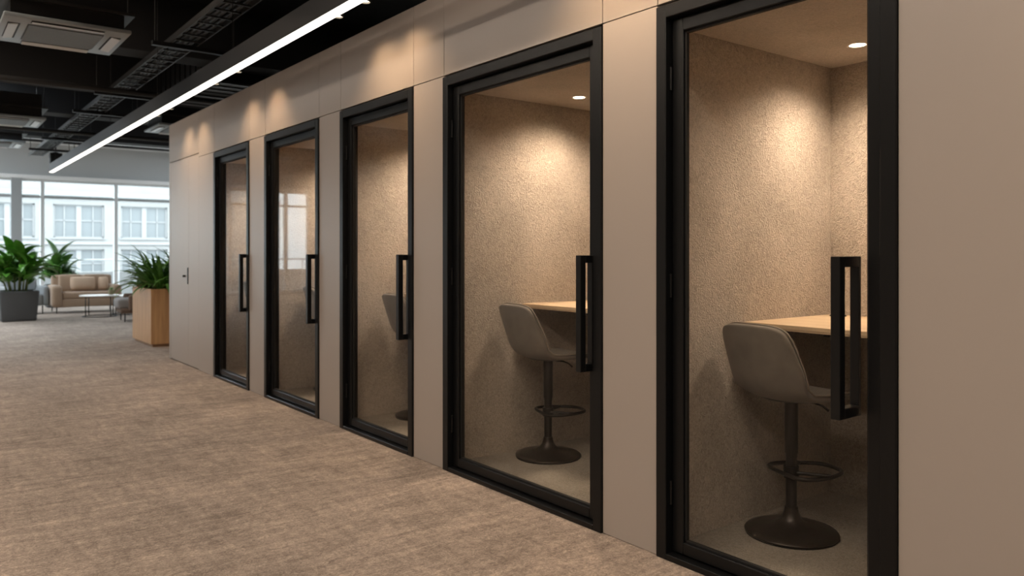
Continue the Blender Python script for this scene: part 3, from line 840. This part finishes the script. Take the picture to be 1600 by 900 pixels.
def coffee(loc, rad, h, lab):
    t = tag(empty('coffee_table', loc), lab, 'coffee table', 'round coffee tables')
    bm = B(); lathe(bm, [(0, h-.022), (rad-.006, h-.022), (rad, h-.016), (rad, h-.004), (rad-.004, h), (0, h)], 48); obj('tabletop', bm, M['table_white'], t, 40)
    bm = B(); k = [(rad*.86*math.cos(a*PI/16), rad*.86*math.sin(a*PI/16), .012) for a in range(32)]; tube(bm, k, .009, 8, closed=True); obj('base_ring', bm, M['black_metal'], t, True)
    for a in range(4):
        an = a*PI/2+.5; bm = B(); x, y = rad*.86*math.cos(an), rad*.86*math.sin(an)
        tube(bm, [(x, y, .006), (x, y, h-.02)], .010, 8); obj('leg', bm, M['black_metal'], t, True)
coffee((3.10, 17.85, 0), .37, .44, 'round white coffee table on black legs before the brown sofa')
coffee((3.72, 18.25, 0), .36, .40, 'lower round white coffee table by the dark armchair')
vp = tag(empty('vase', (3.38, 17.98, .441)), 'tiny olive pot standing on the round white coffee table', 'pot')
vp.location = (3.33, 17.93, .441)
bm = B(); lathe(bm, [(0, 0), (.045, 0), (.058, .03), (.058, .08), (.050, .10), (.044, .10), (.044, .07), (0, .07)], 24); obj('body', bm, M['pot_brass'], vp, 40)
bm = B()
for q in range(18): leaf(bm, (0, 0, .07), R.uniform(0, 6.28), R.uniform(.4, 1.4), R.uniform(.07, .13), .022, .8, .2, 5)
obj('foliage', bm, M['leaf_fine'], vp, True)

ac2 = tag(empty('armchair', (3.55, 16.4, 0), math.radians(-4)), 'dark brown armchair with grey seat turned away behind the oak planter', 'armchair')
soft('seat', M['seat_grey'], ac2, -.12, 0, .34, .62, .60, .20, .06)
soft('shell', M['armchair'], ac2, .0, 0, .21, .76, .68, .10, .03)
soft('backrest', M['armchair'], ac2, .32, 0, .48, .14, .72, .58, .06, (0, math.radians(7), 0))
soft('arm', M['armchair'], ac2, .05, -.36, .36, .60, .10, .30, .04); soft('arm', M['armchair'], ac2, .05, .36, .36, .60, .10, .30, .04)
legs(ac2, [(-.3, -.28), (-.3, .28), (.3, -.28), (.3, .28)], .17, M['black_metal'])
pillow((3.56, 16.40, .635), (.38, .13, .34), (math.radians(-8), 0, math.radians(86)), 'dark green cushion propped on the dark brown armchair', M['green_fabric'])

# ------------------------------------------------------------------ daylight
w = bpy.data.worlds.new('World'); sc.world = w; w.use_nodes = True
nt = w.node_tree; nt.nodes.clear()
o_ = nt.nodes.new('ShaderNodeOutputWorld'); bg = nt.nodes.new('ShaderNodeBackground')
bg.inputs[0].default_value = (0.86, 0.95, 1.0, 1); bg.inputs[1].default_value = 7.5
nt.links.new(bg.outputs[0], o_.inputs[0])
pd = bpy.data.lights.new('window_portal', 'AREA'); pd.shape = 'RECTANGLE'; pd.size = 13.0; pd.size_y = 3.2
po = bpy.data.objects.new('window_portal', pd); col.objects.link(po); po.location = (1.6, YF+0.2, 1.65); po.rotation_euler = (math.radians(-90), 0, 0)
pd.cycles.is_portal = True

# ------------------------------------------------------------------ camera
cd = bpy.data.cameras.new('camera'); cam = bpy.data.objects.new('camera', cd); col.objects.link(cam)
cam.location = (0, 0, 1.3); cam.rotation_euler = (PI/2, 0, math.radians(-37.5))
cd.sensor_width = 36; cd.lens = 36*1230/1600; cd.shift_y = -55/1600
cd.dof.use_dof = True; cd.dof.focus_distance = 3.5; cd.dof.aperture_fstop = 2.8
cd.clip_start = 0.05; cd.clip_end = 300
sc.camera = cam
sc.view_settings.view_transform = 'Standard'; sc.view_settings.look = 'None'
sc.view_settings.gamma = 1; sc.view_settings.use_curve_mapping = False
sc.view_settings.exposure = 0.0
sc.cycles.use_denoising = True
sc.cycles.max_bounces = 10; sc.cycles.transparent_max_bounces = 16
sc.cycles.sample_clamp_indirect = 6
bpy.context.view_layer.update()
